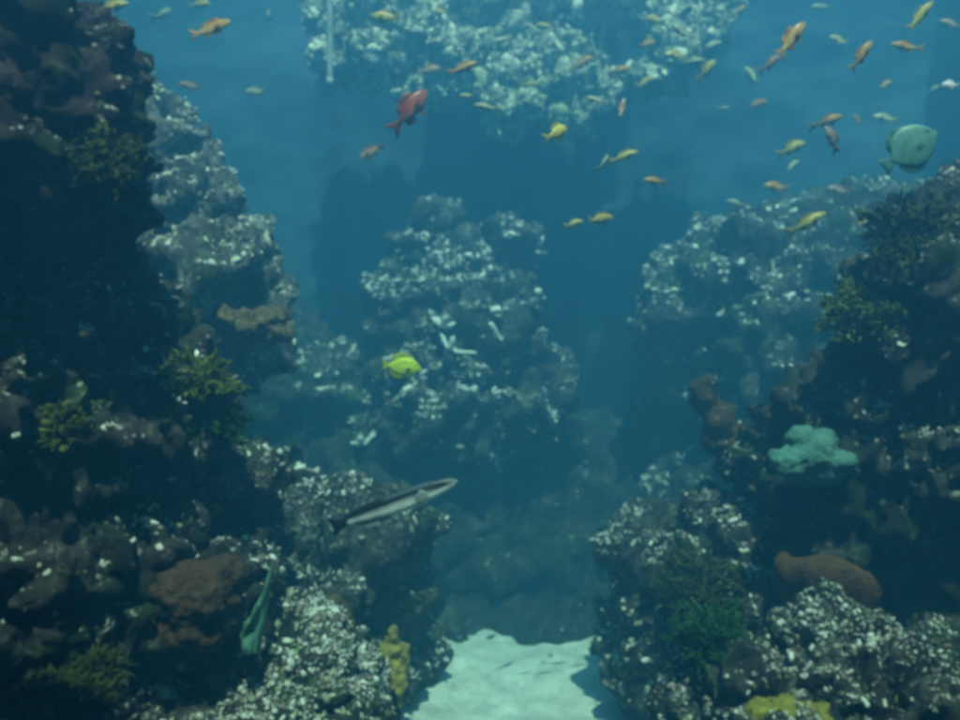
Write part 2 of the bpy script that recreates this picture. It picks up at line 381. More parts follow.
m, nt, b, out = new_mat('pale_sand'); L = nt.links
g = N(nt, 'ShaderNodeNewGeometry'); n1 = noise_tex(nt, g.outputs['Position'], 5, 8, .65)
r1 = ramp(nt, [(.32, (.50, .50, .48)), (.62, (.82, .83, .80))]); L.new(n1.outputs['Fac'], r1.inputs['Fac'])
n2 = noise_tex(nt, g.outputs['Position'], 34, 6, .7); r2 = ramp(nt, [(.30, (.45, .45, .45)), (.48, (1, 1, 1))]); L.new(n2.outputs['Fac'], r2.inputs['Fac'])
mx = N(nt, 'ShaderNodeMix', data_type='RGBA', blend_type='MULTIPLY'); mx.inputs[0].default_value = .8
L.new(r1.outputs['Color'], mx.inputs[6]); L.new(r2.outputs['Color'], mx.inputs[7]); L.new(mx.outputs[2], b.inputs['Base Color'])
b.inputs['Roughness'].default_value = 1
bp = N(nt, 'ShaderNodeBump'); bp.inputs['Strength'].default_value = .7; bp.inputs['Distance'].default_value = .03
n3 = noise_tex(nt, g.outputs['Position'], 18, 8, .7); L.new(n3.outputs['Fac'], bp.inputs['Height']); L.new(bp.outputs['Normal'], b.inputs['Normal'])
M['sand'] = m
def sand_z(x, y):
    p = Vector((x, y, 0))
    return .07 * noise.noise(p * 1.3) + .035 * noise.noise(p * 4) + .012 * noise.noise(p * 11)
o = link_mesh('sand', grid_mesh(-6.2, 6.2, -4.2, 10.4, 300, 360, sand_z), M['sand']); tag(o, kind='structure')

m, nt, b, out = new_mat('blue_painted_concrete'); L = nt.links
g = N(nt, 'ShaderNodeNewGeometry'); n1 = noise_tex(nt, g.outputs['Position'], 1.6, 8, .65, .5)
r1 = ramp(nt, [(.3, (.006, .022, .050)), (.7, (.016, .055, .10))]); L.new(n1.outputs['Fac'], r1.inputs['Fac']); L.new(r1.outputs['Color'], b.inputs['Base Color'])
b.inputs['Roughness'].default_value = .9
M['wall'] = m
m, nt, b, out = new_mat('dark_concrete'); L = nt.links
g = N(nt, 'ShaderNodeNewGeometry'); n1 = noise_tex(nt, g.outputs['Position'], 4, 7, .6)
r1 = ramp(nt, [(.3, (.03, .03, .03)), (.7, (.07, .07, .068))]); L.new(n1.outputs['Fac'], r1.inputs['Fac']); L.new(r1.outputs['Color'], b.inputs['Base Color'])
b.inputs['Roughness'].default_value = .9
M['concrete'] = m

def box(name, x0, x1, y0, y1, z0, z1, mat):
    v = [(x, y, z) for x in (x0, x1) for y in (y0, y1) for z in (z0, z1)]
    f = [(0, 1, 3, 2), (4, 6, 7, 5), (0, 4, 5, 1), (2, 3, 7, 6), (0, 2, 6, 4), (1, 5, 7, 3)]
    return link_mesh(name, mesh_np(name, np.array(v, float), np.array(f), False), mat)
def wall_relief(x, z):  # relief shaped to break up the shadow edge and suggest uneven haze
    p = Vector((x * .55, z * .55, 4.2))
    return 8.95 + .22 * noise.fractal(p, .9, 2.1, 5) + .03 * noise.noise(p * 5)
wm = grid_mesh(-6.5, 6.5, -.4, 6.3, 220, 120, wall_relief)
wc = np.empty(len(wm.vertices) * 3, np.float32); wm.vertices.foreach_get('co', wc); wc = wc.reshape(-1, 3)
wm.vertices.foreach_set('co', wc[:, [0, 2, 1]].ravel()); wm.update()
tag(link_mesh('back_wall', wm, M['wall']), kind='structure')
tag(box('side_wall', -6.5, -6.2, -4.2, 9.6, -.4, 6.3, M['wall']), kind='structure')
tag(box('side_wall', 6.2, 6.5, -4.2, 9.6, -.4, 6.3, M['wall']), kind='structure')
tag(box('hall_wall', -6.5, 6.5, -4.5, -4.203, -.4, 6.3, M['concrete']), kind='structure')
tag(box('added_shade_ceiling', -6.5, 6.5, -4.5, -.25, 6.303, 6.5, M['concrete']), kind='structure')  # unseen slab added to keep the sun off the near water
# unseen slabs added over the tank sides to shade the side rocks
def slab(name, pts, z0, z1, mat):
    n = len(pts); bm = bmesh.new()
    vs = [bm.verts.new((x, y, z)) for z in (z0, z1) for (x, y) in pts]
    bm.faces.new(vs[:n][::-1]); bm.faces.new(vs[n:])
    for i in range(n): bm.faces.new((vs[i], vs[(i + 1) % n], vs[n + (i + 1) % n], vs[n + i]))
    me = bpy.data.meshes.new(name); bm.to_mesh(me); bm.free()
    return link_mesh(name, me, mat)
tag(slab('added_shade_slab', [(-6.5, -.247), (-1.8, -.247), (-1.75, 2.4), (-2.7, 4.4), (-4.4, 10.4), (-6.5, 10.4)], 6.303, 6.5, M['concrete']), kind='structure')
tag(slab('added_shade_slab', [(6.5, -.247), (6.5, 10.4), (5.2, 10.4), (4.4, 4.2), (3.1, 2.6), (2.9, -.247)], 6.303, 6.5, M['concrete']), kind='structure')

m, nt, b, out = new_mat('water_surface'); L = nt.links
fr = N(nt, 'ShaderNodeFresnel'); fr.inputs['IOR'].default_value = 1.333
tr = N(nt, 'ShaderNodeBsdfTransparent'); gl = N(nt, 'ShaderNodeBsdfGlossy'); gl.inputs['Roughness'].default_value = .02
g = N(nt, 'ShaderNodeNewGeometry'); n1 = noise_tex(nt, g.outputs['Position'], 5, 3, .5)
bp = N(nt, 'ShaderNodeBump'); bp.inputs['Strength'].default_value = .25; bp.inputs['Distance'].default_value = .03
L.new(n1.outputs['Fac'], bp.inputs['Height']); L.new(bp.outputs['Normal'], gl.inputs['Normal'])
ms = N(nt, 'ShaderNodeMixShader'); L.new(fr.outputs[0], ms.inputs[0]); L.new(tr.outputs[0], ms.inputs[1]); L.new(gl.outputs[0], ms.inputs[2])
L.new(ms.outputs[0], out.inputs['Surface']); nt.nodes.remove(b)
M['water'] = m
def wave(x, y):
    p = Vector((x, y, 0))
    return WATER_Z + .022 * noise.noise(p * 1.6) + .010 * noise.noise(p * 4.2)
o = link_mesh('water_surface', grid_mesh(-6.19, 6.19, -4.19, 9.6, 200, 160, wave), M['water']); tag(o, kind='structure')

# the body of water: even blue haze
o = box('haze', -7.2, 7.2, -5.2, 11.2, -1.6, 7.0, None); tag(o, kind='stuff')
m = bpy.data.materials.new('water_volume'); m.use_nodes = True; nt = m.node_tree; nt.nodes.clear()
out = N(nt, 'ShaderNodeOutputMaterial'); pv = N(nt, 'ShaderNodeVolumePrincipled')
pv.inputs['Color'].default_value = (.09, .34, .61, 1)
pv.inputs['Absorption Color'].default_value = (.10, .58, .86, 1)
pv.inputs['Density'].default_value = .215
pv.inputs['Anisotropy'].default_value = .38
nt.links.new(pv.outputs[0], out.inputs['Volume']); o.data.materials.append(m)

# ------------------------------------------------------------------ corals and algae
def tuft_mesh(n, R, H, width, seed, droop=.5, normal=(0, -.3, 1)):
    """a bushy cushion: short curled fronds all over a lumpy dome"""
    rnd = random.Random(seed); V = []; Fc = []
    nz = Vector(normal).normalized(); ux = nz.orthogonal().normalized(); uy = nz.cross(ux)
    for k in range(n):
        a = rnd.uniform(0, 6.283); ce = rnd.uniform(-.1, 1.0); se = math.sqrt(max(0, 1 - ce * ce)); q = rnd.uniform(.35, 1) ** .6
        dv = ux * (math.cos(a) * se) + uy * (math.sin(a) * se) + nz * ce
        lump = 1 + .95 * noise.noise(dv * 2.2 + Vector((seed, 0, 0)))
        base = (ux * math.cos(a) * se * R + uy * math.sin(a) * se * R + nz * ce * H) * q * lump
        grow = (dv + Vector((rnd.uniform(-1, 1), rnd.uniform(-1, 1), rnd.uniform(-.9, .9) + .3 - droop * .3)) * .8).normalized()
        side = grow.orthogonal().normalized(); side.rotate(Matrix.Rotation(rnd.uniform(0, 6.28), 3, grow)); out = grow.cross(side)
        h = R * rnd.uniform(.14, .42); w = width * rnd.uniform(.6, 1.5); i0 = len(V); ns = 4
        for st in range(ns):
            t = st / (ns - 1); c = base + grow * h * (t - .5) + out * h * .4 * t * t
            ww = w * (.35 + .9 * math.sin(math.pi * (.15 + .8 * t)))
            V += [c - side * ww, c + out * w * .4, c + side * ww, c - out * w * .25]
        for st in range(ns - 1):
            for j in range(4):
                a0 = i0 + st * 4 + j; a1 = i0 + st * 4 + (j + 1) % 4
                Fc.append([a0, a1, a1 + 4, a0 + 4])
        Fc.append([i0 + 3, i0 + 2, i0 + 1, i0]); e = i0 + 4 * (ns - 1); Fc.append([e, e + 1, e + 2, e + 3])
    return mesh_np('tuft', np.array([v[:] for v in V]), np.array(Fc))

bpy.context.view_layer.update()
DG = bpy.context.evaluated_depsgraph_get()
ROCKS = [o for o in SC.objects if o.type == 'MESH' and o.get('category') == 'rock']
from mathutils.bvhtree import BVHTree
_trees = {}
for o in ROCKS:
    vs = [o.matrix_world @ v.co for v in o.data.vertices]
    _trees[o.name] = BVHTree.FromPolygons(vs, [p.vertices[:] for p in o.data.polygons])
def seat(px, py, d, maxd=1.2):
    """world point and normal of the nearest rock surface to the wanted spot"""
    p = P(px, py, d); best = None
    for t in _trees.values():
        h = t.find_nearest(p, maxd)
        if h[0] is not None and (best is None or h[3] < best[2]):
            best = (h[0], h[1], h[3])
    if best is None: return p, Vector((0, -.3, 1))
    return best[0], best[1]
def front(px, py, dmin=1.0):
    """first rock surface met looking from the camera through a picture point"""
    o0 = Vector((0, 0, CAMZ)); dr = (P(px, py, 5) - o0).normalized(); best = None
    for t in _trees.values():
        h = t.ray_cast(o0 + dr * dmin, dr, 12)
        if h[0] is not None and (best is None or h[3] < best[2]): best = (h[0], h[1], h[3])
    return best

def tuft(name, label, px, py, sz_px, mat, nblade=90, width=.010, cat='algae', group=None, droop=.6, tall=.6):
    h = front(px, py)
    loc, nrm = (h[0], h[1]) if h else (P(px, py, 4), Vector((0, -.5, 1)))
    s = sz_px / F * loc.y
    me = tuft_mesh(int(nblade * 6), s * .5, s * tall * .6, width * .48, int(px * 7 + py), droop, (nrm.x * .6, nrm.y * .6 - .1, nrm.z * .5 + .7))
    o = link_mesh(name, me, M[mat]); o.location = loc
    return tag(o, label, cat, group)

tuft('algae_clump', 'lime yellow algae clump on the craggy rock at far left', 62, 425, 58, 'algae_lime', 150, .010)
tuft('algae_clump', 'bright lime algae clump on the right shoulder of the left craggy rock', 195, 378, 62, 'algae_lime', 170, .011)
tuft('algae_clump', 'deep green algae clump hanging off the right end of the left craggy rock', 205, 425, 66, 'algae_green', 190, .012, droop=1.0)
tuft('algae_clump', 'dark olive algae clump on the overhanging rock at upper left', 105, 165, 70, 'algae_olive', 170, .011)
tuft('algae_clump', 'green algae clump on the mossy rock in the bottom left corner', 60, 690, 90, 'algae_olive', 260, .009, tall=.35)
tuft('algae_clump', 'lime algae clump on the left edge of the right cliff rock', 862, 315, 70, 'algae_lime', 200, .012)
tuft('algae_clump', 'olive algae clump on top of the right cliff rock by the frame edge', 920, 240, 90, 'algae_olive', 220, .012)
tuft('algae_clump', 'olive green algae clump on the side of the weedy rock right of centre', 695, 590, 80, 'algae_olive', 240, .012)
tuft('algae_clump', 'dark green algae clump low on the weedy rock beside the sand', 710, 640, 70, 'algae_green', 200, .012)
tuft('algae_clump', 'olive weed clump beside the brown cup coral at lower right', 905, 605, 60, 'algae_olive', 180, .010)

# lathe-like lobed corals ----------------------------------------------------
def lobed(px, py, d, blobs, voxel, amp, freq, mat, name, label, cat='coral', seed=1, crag=.6):
    me = displace(blob_mesh([(px + bx, py + by, d + bd, w, h, dp) for (bx, by, bd, w, h, dp) in blobs], voxel), amp, freq, seed, crag)
    me.polygons.foreach_set('use_smooth', np.full(len(me.polygons), True)); me.materials.clear()
    o = link_mesh(name, me, M[mat]); c = P(px, py, d); recenter([o], c); o.location = c
    return tag(o, label, cat)

lobed(388, 680, 4.4, [(0, -28, 0, 20, 34, .1), (-8, -8, -.03, 26, 44, .14), (8, -2, 0, 22, 44, .14), (-4, 24, 0, 40, 50, .2), (-16, 28, .02, 22, 36, .12), (14, -26, .02, 14, 26, .08), (-2, 62, .05, 36, 60, .2), (6, -44, .0, 12, 22, .07)],
      .011, .028, 7, 'yellow_coral', 'soft_coral', 'yellow lobed soft coral standing at the left edge of the sand', seed=31)
lobed(336, 640, 4.2, [(0, 0, 0, 40, 70, .2), (4, 40, 0, 50, 70, .25), (-6, -26, 0, 26, 40, .14)], .013, .025, 6, 'sponge',
      'sponge', 'brown upright sponge behind the pale speckled rock at lower left', 'sponge', 32)
lobed(190, 592, 3.28, [(0, 0, 0, 96, 66, .35), (30, -14, .02, 50, 44, .22), (-28, -6, .0, 56, 50, .25), (0, 26, .05, 100, 70, .35)], .013, .03, 6, 'rust_coral',
      'mound_coral', 'rusty red brown mound coral on the low left rock', 'coral', 33)
lobed(258, 326, 4.6, [(0, 0, 0, 52, 15, .3), (14, 5, .02, 32, 13, .24), (-18, -4, .02, 36, 16, .3), (-20, 10, .15, 46, 26, .35), (4, 10, .03, 34, 12, .25)], .011, .035, 9, 'tan_coral',
      'plate_coral', 'tan plate coral jutting from the foot of the upper left pinnacle', 'coral', 34, 1.2)
lobed(925, 605, 3.95, [(0, 0, 0, 100, 60, .4), (30, -10, 0, 70, 50, .3), (10, 34, .05, 130, 60, .4)], .016, .03, 6, 'olive_coral',
      'mound_coral', 'olive brown mound coral at the right frame edge above the foreground rock', 'coral', 35)
lobed(792, 712, 3.3, [(0, 0, 0, 60, 30, .16), (-26, 2, 0, 40, 26, .14), (30, 4, 0, 40, 26, .14), (0, 30, .05, 110, 50, .25)], .010, .02, 9, 'gold_coral',
      'mound_coral', 'golden yellow coral at the bottom edge in front of the foreground rock', 'coral', 36)
for (px, py, lab) in ((442, 328, 'upper of two white coral sprigs on the distant pinnacle'), (452, 352, 'lower and longer of two white coral sprigs on the distant pinnacle'),
                      (362, 446, 'white coral sprig on the low left shoulder of the distant pinnacle')):
    h = front(px, py); loc = h[0] if h else P(px, py, 6.6)
    vs, fs = tmpl_fingers(px, 9, 1.4)
    vs = vs * np.array([.10, .06, .05])
    me = mesh_np('sprig', vs, fs); o = link_mesh('white_coral', me, M['white_coral']); o.location = loc + Vector((0, -.04, .02)); o.rotation_euler = (-.3, .5 if px > 400 else -.2, .2)
    tag(o, lab, 'coral')

def loft(name, rings, close=True):
    """rings: list of equal-length lists of points"""
    n = len(rings[0]); V = [p for r in rings for p in r]; Fc = []
    for s in range(len(rings) - 1):
        for j in range(n):
            a0 = s * n + j; a1 = s * n + (j + 1) % n
            Fc.append([a0, a1, a1 + n, a0 + n])
    return mesh_np(name, np.array([tuple(v) for v in V]), np.array(Fc))

# brown cup coral: a stalked bowl with a thick ruffled rim
def cup(loc, R, H, seed):
    rings = []
    prof = [(.0, 0), (.55, 0), (.66, .10), (.80, .28), (.92, .48), (.99, .66), (1.02, .82), (1.0, .94), (.92, 1.02), (.80, 1.03), (.68, .96), (.5, .86), (.25, .80), (.0, .78)]
    nn = 64
    for (r, z) in prof:
        ring = []
        for j in range(nn):
            th = 6.28318 * j / nn
            k = 1 + (.24 * noise.noise(Vector((math.cos(th) * 1.9 + seed, math.sin(th) * 1.6, z * 1.5))) + .04 * math.sin(th * 9 + seed) * z)
            ring.append((R * r * k * math.cos(th), R * r * k * math.sin(th) * .8, H * z * (1 + .30 * noise.noise(Vector((math.cos(th), math.sin(th), seed))))))
        rings.append(ring)
    return loft('cup', rings)
d = 3.95
c = P(830, 634, d)
o = link_mesh('cup_coral', cup(c, 58 / F * d, 80 / F * d, 2.0), M['brown_coral']); o.location = c
tag(o, 'large brown cup coral above the foreground rock at lower right', 'coral')

# pale fan: thin upright ribbed triangle, and teal leather coral
def fan_mesh(outline, thick, ribs, amp, seed):
    """outline: upper edge heights over u in 0..1 -> a curved ribbed sheet with thickness"""
    nu, nv = 40, 22; V = []; Fc = []
    for side in (0, 1):
        for i in range(nu):
            u = i / (nu - 1)
            for j in range(nv):
                v = j / (nv - 1)
                x, z = outline(u, v)
                y = amp * math.sin(u * ribs * 6.28 + seed) * (.3 + .7 * v) * .3 + amp * 1.5 * (u - .5) ** 2 + amp * .6 * noise.noise(Vector((u * 3, v * 3, seed)))
                V.append((x, y + (thick if side else 0), z))
    q = lambda s, i, j: s * nu * nv + i * nv + j
    for i in range(nu - 1):
        for j in range(nv - 1):
            Fc.append([q(0, i, j), q(0, i + 1, j), q(0, i + 1, j + 1), q(0, i, j + 1)])
            Fc.append([q(1, i, j), q(1, i, j + 1), q(1, i + 1, j + 1), q(1, i + 1, j)])
    for i in range(nu - 1):
        Fc.append([q(0, i, 0), q(1, i, 0), q(1, i + 1, 0), q(0, i + 1, 0)])
        Fc.append([q(0, i, nv - 1), q(0, i + 1, nv - 1), q(1, i + 1, nv - 1), q(1, i, nv - 1)])
    for j in range(nv - 1):
        Fc.append([q(0, 0, j), q(0, 0, j + 1), q(1, 0, j + 1), q(1, 0, j)])
        Fc.append([q(0, nu - 1, j), q(1, nu - 1, j), q(1, nu - 1, j + 1), q(0, nu - 1, j + 1)])
    return mesh_np('fan', np.array(V), np.array(Fc))
hs = [front(a, b) for a, b in ((240, 632), (262, 600), (250, 645), (232, 640), (266, 625))]; d = min(h[0].y for h in hs if h) - .05; k = d / F
def tri(u, v):
    # base from (-20,0) to (16,0); tip leans right
    xb = -22 + 40 * u; top = 30 + 58 * u ** 1.8
    return (xb * (.45 + .75 * v - .35 * v * v) * .9 + 6 * v) * k, top * v * k
o = link_mesh('sea_fan', fan_mesh(tri, .02, 3, .05, 1.0), M['fan_coral']); o.location = P(250, 655, d)
tag(o, 'pale green triangular sea fan beside the rusty mound coral at lower left', 'sea fan')
h = front(808, 458); d = (h[0].y if h else 4.0) - .12
lobed(808, 456, d, [(0, 0, 0, 60, 34, .16), (-20, 8, -.02, 36, 26, .14), (28, 6, -.02, 44, 28, .14), (-8, -16, .03, 34, 26, .12), (14, -14, .04, 30, 24, .12), (6, 16, .06, 70, 26, .25), (40, 16, .02, 36, 20, .12)],
      .012, .028, 5, 'teal_coral', 'leather_coral', 'pale teal folded leather coral on the right beside the slanting ridge', seed=37)

# inlet pipe: elbowed pale pipe coming down from the surface
def tube(name, pts, r, n=14, mat=None):
    rings = []
    for i, p in enumerate(pts):
        p = Vector(p); t = (Vector(pts[min(i + 1, len(pts) - 1)]) - Vector(pts[max(i - 1, 0)])).normalized()
        u = t.orthogonal().normalized() if abs(t.z) < .99 else Vector((1, 0, 0)); w = t.cross(u)
        rr = r[i] if isinstance(r, (list, tuple)) else r
        rings.append([p + (u * math.cos(6.2832 * j / n) + w * math.sin(6.2832 * j / n)) * rr for j in range(n)])
    return loft(name, rings)
base = P(330, 84, 6.6)
pts = [(0, 0, z) for z in np.linspace(0, 6.1 - base.z, 12)]
o = link_mesh('inlet_pipe', tube('pipe', pts, .025), M['pipe']); o.location = base
tag(o, 'thin pale vertical pipe hanging from the surface left of the bright ledge', 'pipe')
cpl = link_mesh('nozzle', tube('nozzle', [(0, 0, -.02), (0, 0, -.019), (0, 0, .05), (0, 0, .051)], [.02, .030, .030, .024]), M['pipe'], o)

# ------------------------------------------------------------------ fish
def interp(tab, t):
    xs = [a[0] for a in tab]
    out = []
    for k in range(1, len(tab[0])):
        ys = [a[k] for a in tab]
        out.append(float(np.interp(t, xs, ys)))
    return out
def smooth_tab(tab, n):
    """resample a table over its first column with Catmull-Rom smoothing"""
    tab = [tuple(map(float, r)) for r in tab]; res = []
    for i in range(n):
        s = i / (n - 1) * (len(tab) - 1); k = min(int(s), len(tab) - 2); f = s - k
        p0 = tab[max(k - 1, 0)]; p1 = tab[k]; p2 = tab[k + 1]; p3 = tab[min(k + 2, len(tab) - 1)]
        res.append(tuple(.5 * (2 * b + (c - a) * f + (2 * a - 5 * b + 4 * c - d) * f * f + (3 * b - 3 * c + d - a) * f ** 3) for a, b, c, d in zip(p0, p1, p2, p3)))
    return res

def attr_mat(name, rough=.38, transl=0.0):
    m, nt, b, out = new_mat(name); L = nt.links
    a = N(nt, 'ShaderNodeAttribute'); a.attribute_name = 'pigment'
    tc = N(nt, 'ShaderNodeTexCoord'); n = noise_tex(nt, tc.outputs['Object'], 11, 6, .7)
    rr = ramp(nt, [(.3, (.5, .5, .5)), (.65, (1.1, 1.1, 1.1))]); L.new(n.outputs['Fac'], rr.inputs['Fac'])
    mx = N(nt, 'ShaderNodeMix', data_type='RGBA', blend_type='MULTIPLY'); mx.inputs[0].default_value = 1
    L.new(a.outputs['Color'], mx.inputs[6]); L.new(rr.outputs['Color'], mx.inputs[7]); L.new(mx.outputs[2], b.inputs['Base Color'])
    b.inputs['Roughness'].default_value = rough; b.inputs['Specular IOR Level'].default_value = .35
    if transl:
        t = N(nt, 'ShaderNodeBsdfTranslucent'); L.new(mx.outputs[2], t.inputs['Color'])
        ms = N(nt, 'ShaderNodeMixShader'); ms.inputs[0].default_value = transl
        L.new(b.outputs[0], ms.inputs[1]); L.new(t.outputs[0], ms.inputs[2]); L.new(ms.outputs[0], out.inputs['Surface'])
    return m
M['fish_skin'] = attr_mat('fish_skin'); M['fish_fin'] = attr_mat('fish_fin', .5, .45)
m, nt, b, out = new_mat('fish_eye'); b.inputs['Base Color'].default_value = (.01, .01, .012, 1); b.inputs['Roughness'].default_value = .12; M['eye'] = m

def paint(me, fn):
    at = me.color_attributes.new('pigment', 'FLOAT_COLOR', 'POINT')
    at.data.foreach_set('color', np.array([(*fn(*v.co), 1.0) for v in me.vertices], np.float32).ravel())

def bend_fn(bend):
    return lambda x: bend * (min(x, .1) - .1) ** 2

def fish_body(tab, color, bend=0.0, n=26, m=18):
    bf = bend_fn(bend); rings = []
    for (x, top, bot, hw) in smooth_tab(tab, n):
        cz = (top + bot) / 2; hz = (top - bot) / 2; ring = []
        for j in range(m):
            th = 6.28318 * j / m; cs, sn = math.cos(th), math.sin(th)
            ring.append((x, bf(x) + hw * abs(cs) ** .85 * (1 if cs >= 0 else -1), cz + hz * abs(sn) ** .95 * (1 if sn >= 0 else -1)))
        rings.append(ring)
    me = loft('fish_body', rings); paint(me, color)
    return me

def fin_mesh(outline, color, thick=.012, bend=0.0, ybase=0.0, lean=0.0, curl=.04):
    """closed outline in the fish's side plane, given depth and a soft wave; subdivided strips from a fan of the outline"""
    bf = bend_fn(bend); bm = bmesh.new()
    cx = sum(p[0] for p in outline) / len(outline); cz = sum(p[1] for p in outline) / len(outline)
    dense = []
    for i in range(len(outline)):
        a = outline[i]; c = outline[(i + 1) % len(outline)]
        for t in (0, .5): dense.append((a[0] + (c[0] - a[0]) * t, a[1] + (c[1] - a[1]) * t))
    def Y(x, z, s): return bf(x) + ybase + lean * (z - cz) + curl * math.sin(x * 17 + z * 9) * .3 + s
    R = (1.0, .66, .33); fr = []; bk = []
    for k in R:
        h = thick / 2 * (1.25 - k)
        fr.append([bm.verts.new((cx + (x - cx) * k, Y(cx + (x - cx) * k, cz + (z - cz) * k, h), cz + (z - cz) * k)) for x, z in dense])
        bk.append([bm.verts.new((cx + (x - cx) * k, Y(cx + (x - cx) * k, cz + (z - cz) * k, -h), cz + (z - cz) * k)) for x, z in dense])
    n = len(dense)
    for s, lay in ((0, fr), (1, bk)):
        c = bm.verts.new((cx, Y(cx, cz, thick / 2 * (1 if s == 0 else -1)), cz))
        for a in range(len(R) - 1):
            for i in range(n):
                f = (lay[a][i], lay[a][(i + 1) % n], lay[a + 1][(i + 1) % n], lay[a + 1][i])
                bm.faces.new(f if s else f[::-1])
        for i in range(n):
            f = (lay[-1][i], lay[-1][(i + 1) % n], c); bm.faces.new(f if s else f[::-1])
    for i in range(n): bm.faces.new((fr[0][i], fr[0][(i + 1) % n], bk[0][(i + 1) % n], bk[0][i]))
    bmesh.ops.recalc_face_normals(bm, faces=bm.faces)
    me = bpy.data.meshes.new('fin'); bm.to_mesh(me); bm.free()
    me.polygons.foreach_set('use_smooth', np.full(len(me.polygons), True))
    paint(me, color); return me

def eye_mesh(r=1.0):
    bm = bmesh.new(); bmesh.ops.create_uvsphere(bm, u_segments=12, v_segments=8, radius=r)
    me = bpy.data.meshes.new('eye'); bm.to_mesh(me); bm.free()
    me.polygons.foreach_set('use_smooth', np.full(len(me.polygons), True)); return me
EYE = eye_mesh(); EYE.materials.append(M['eye'])

def fish(name, spec, bend=0.0):
    """unit-length fish, nose at +x; an Empty with body, fins and eyes"""
    r = empty(name)
    link_mesh('body', fish_body(spec['tab'], spec['color'], bend), M['fish_skin'], r)
    fc = spec['fin_color']
    for nm, ol in spec['fins']:
        tc = spec.get('tail_color', fc) if nm == 'tail_fin' else fc
        link_mesh(nm, fin_mesh(ol, tc, spec.get('thick', .014), bend), M['fish_fin'], r)
    px, pz, pw, pl = spec['pect']
    for s in (1, -1):
        ol = [(px, pz + .02), (px - pl * .4, pz + .05), (px - pl, pz + .0), (px - pl * .9, pz - .05), (px - pl * .4, pz - .055), (px, pz - .02)]
        me = fin_mesh(ol, spec.get('pect_color', fc), .010, 0, s * (pw + .012), 0, .03)
        # swing the fin outwards from its root
        for v in me.vertices: v.co.y += s * (px - v.co.x) * .28
        link_mesh('pectoral_fin', me, M['fish_fin'], r)
        e = bpy.data.objects.new('eye', EYE); COL.objects.link(e); e.parent = r
        ex, ez, ew, er = spec['eye']; e.location = (ex, s * ew, ez); e.scale = (er, er * .5, er)
    return r

def copy_tree(o):
    c = o.copy(); COL.objects.link(c)
    for ch in [x for x in SC.objects if x.parent == o]:
        k = ch.copy(); COL.objects.link(k); k.parent = c
    return c

def pose(o, px, py, d, length_px, ang, turn=0.0, roll=0.0):
    """ang: direction of the head in the picture (deg, 0 = right, 90 = up); turn: head away from the viewer (+) or towards (-)"""
    a, t = math.radians(ang), math.radians(turn)
    x = Vector((math.cos(a) * math.cos(t), math.sin(t), math.sin(a) * math.cos(t)))
    up = Vector((0, 0, 1)) if abs(x.z) < .95 else Vector((-1, 0, 0))
    y = up.cross(x).normalized(); z = x.cross(y)
    R = Matrix((x, y, z)).transposed() @ Matrix.Rotation(math.radians(roll), 3, 'X')
    o.location = P(px, py, d); o.rotation_euler = R.to_euler()
    s = length_px / F * d / max(.45, math.cos(t)); o.scale = (s, s, s)
    return o

def mixc(a, b, t):
    t = min(max(t, 0), 1); return tuple(x + (y - x) * t for x, y in zip(a, b))

def small_spec(back, belly, fin, tail=None, deep=1.0):
    k = deep
    return dict(
        tab=[(.5, .002, -.008, .004), (.46, .050 * k, -.040 * k, .030), (.38, .100 * k, -.078 * k, .052), (.24, .140 * k, -.115 * k, .066), (.06, .142 * k, -.125 * k, .062),
             (-.10, .105 * k, -.098 * k, .046), (-.22, .062 * k, -.058 * k, .026), (-.29, .046, -.046, .014), (-.31, .040, -.040, .006)],
        color=lambda x, y, z: mixc(belly, back, (z / k + .06) / .13),
        fin_color=lambda x, y, z: fin, tail_color=lambda x, y, z: mixc(fin, tail or fin, (-.3 - x) / .15),
        fins=[('tail_fin', [(-.28, .042), (-.36, .085), (-.47, .150), (-.53, .172), (-.47, .09), (-.425, .03), (-.41, 0), (-.425, -.03), (-.47, -.09), (-.53, -.165), (-.47, -.145), (-.36, -.085), (-.28, -.042)]),
              ('dorsal_fin', [(.27, .125 * k), (.22, .205 * k), (.10, .225 * k), (-.05, .205 * k), (-.17, .16 * k), (-.21, .08 * k), (-.18, .055 * k), (-.02, .11 * k), (.15, .12 * k)]),
              ('anal_fin', [(-.02, -.105 * k), (-.06, -.17 * k), (-.14, -.185 * k), (-.22, -.12 * k), (-.20, -.05 * k), (-.1, -.085 * k)]),
              ('pelvic_fin', [(.22, -.105 * k), (.14, -.19 * k), (.06, -.215 * k), (.08, -.14 * k), (.14, -.11 * k)])],
        pect=(.24, -.01, .062, .16), eye=(.395, .035 * k, .044, .020), thick=.012)

ORANGE = small_spec((.52, .26, .06), (.58, .42, .20), (.48, .28, .10))
GOLD = small_spec((.46, .36, .06), (.56, .52, .24), (.44, .36, .12))
PINK = small_spec((.36, .20, .14), (.46, .36, .28), (.34, .22, .16))
PALE = small_spec((.34, .38, .26), (.55, .58, .48), (.36, .40, .30), deep=.85)
protos = {}
def proto(kind, bend):
    key = (kind, bend)
    if key not in protos:
        protos[key] = fish('reef_fish', dict(o=ORANGE, g=GOLD, p=PINK, w=PALE)[kind], bend)
        return protos[key]
    return copy_tree(protos[key])

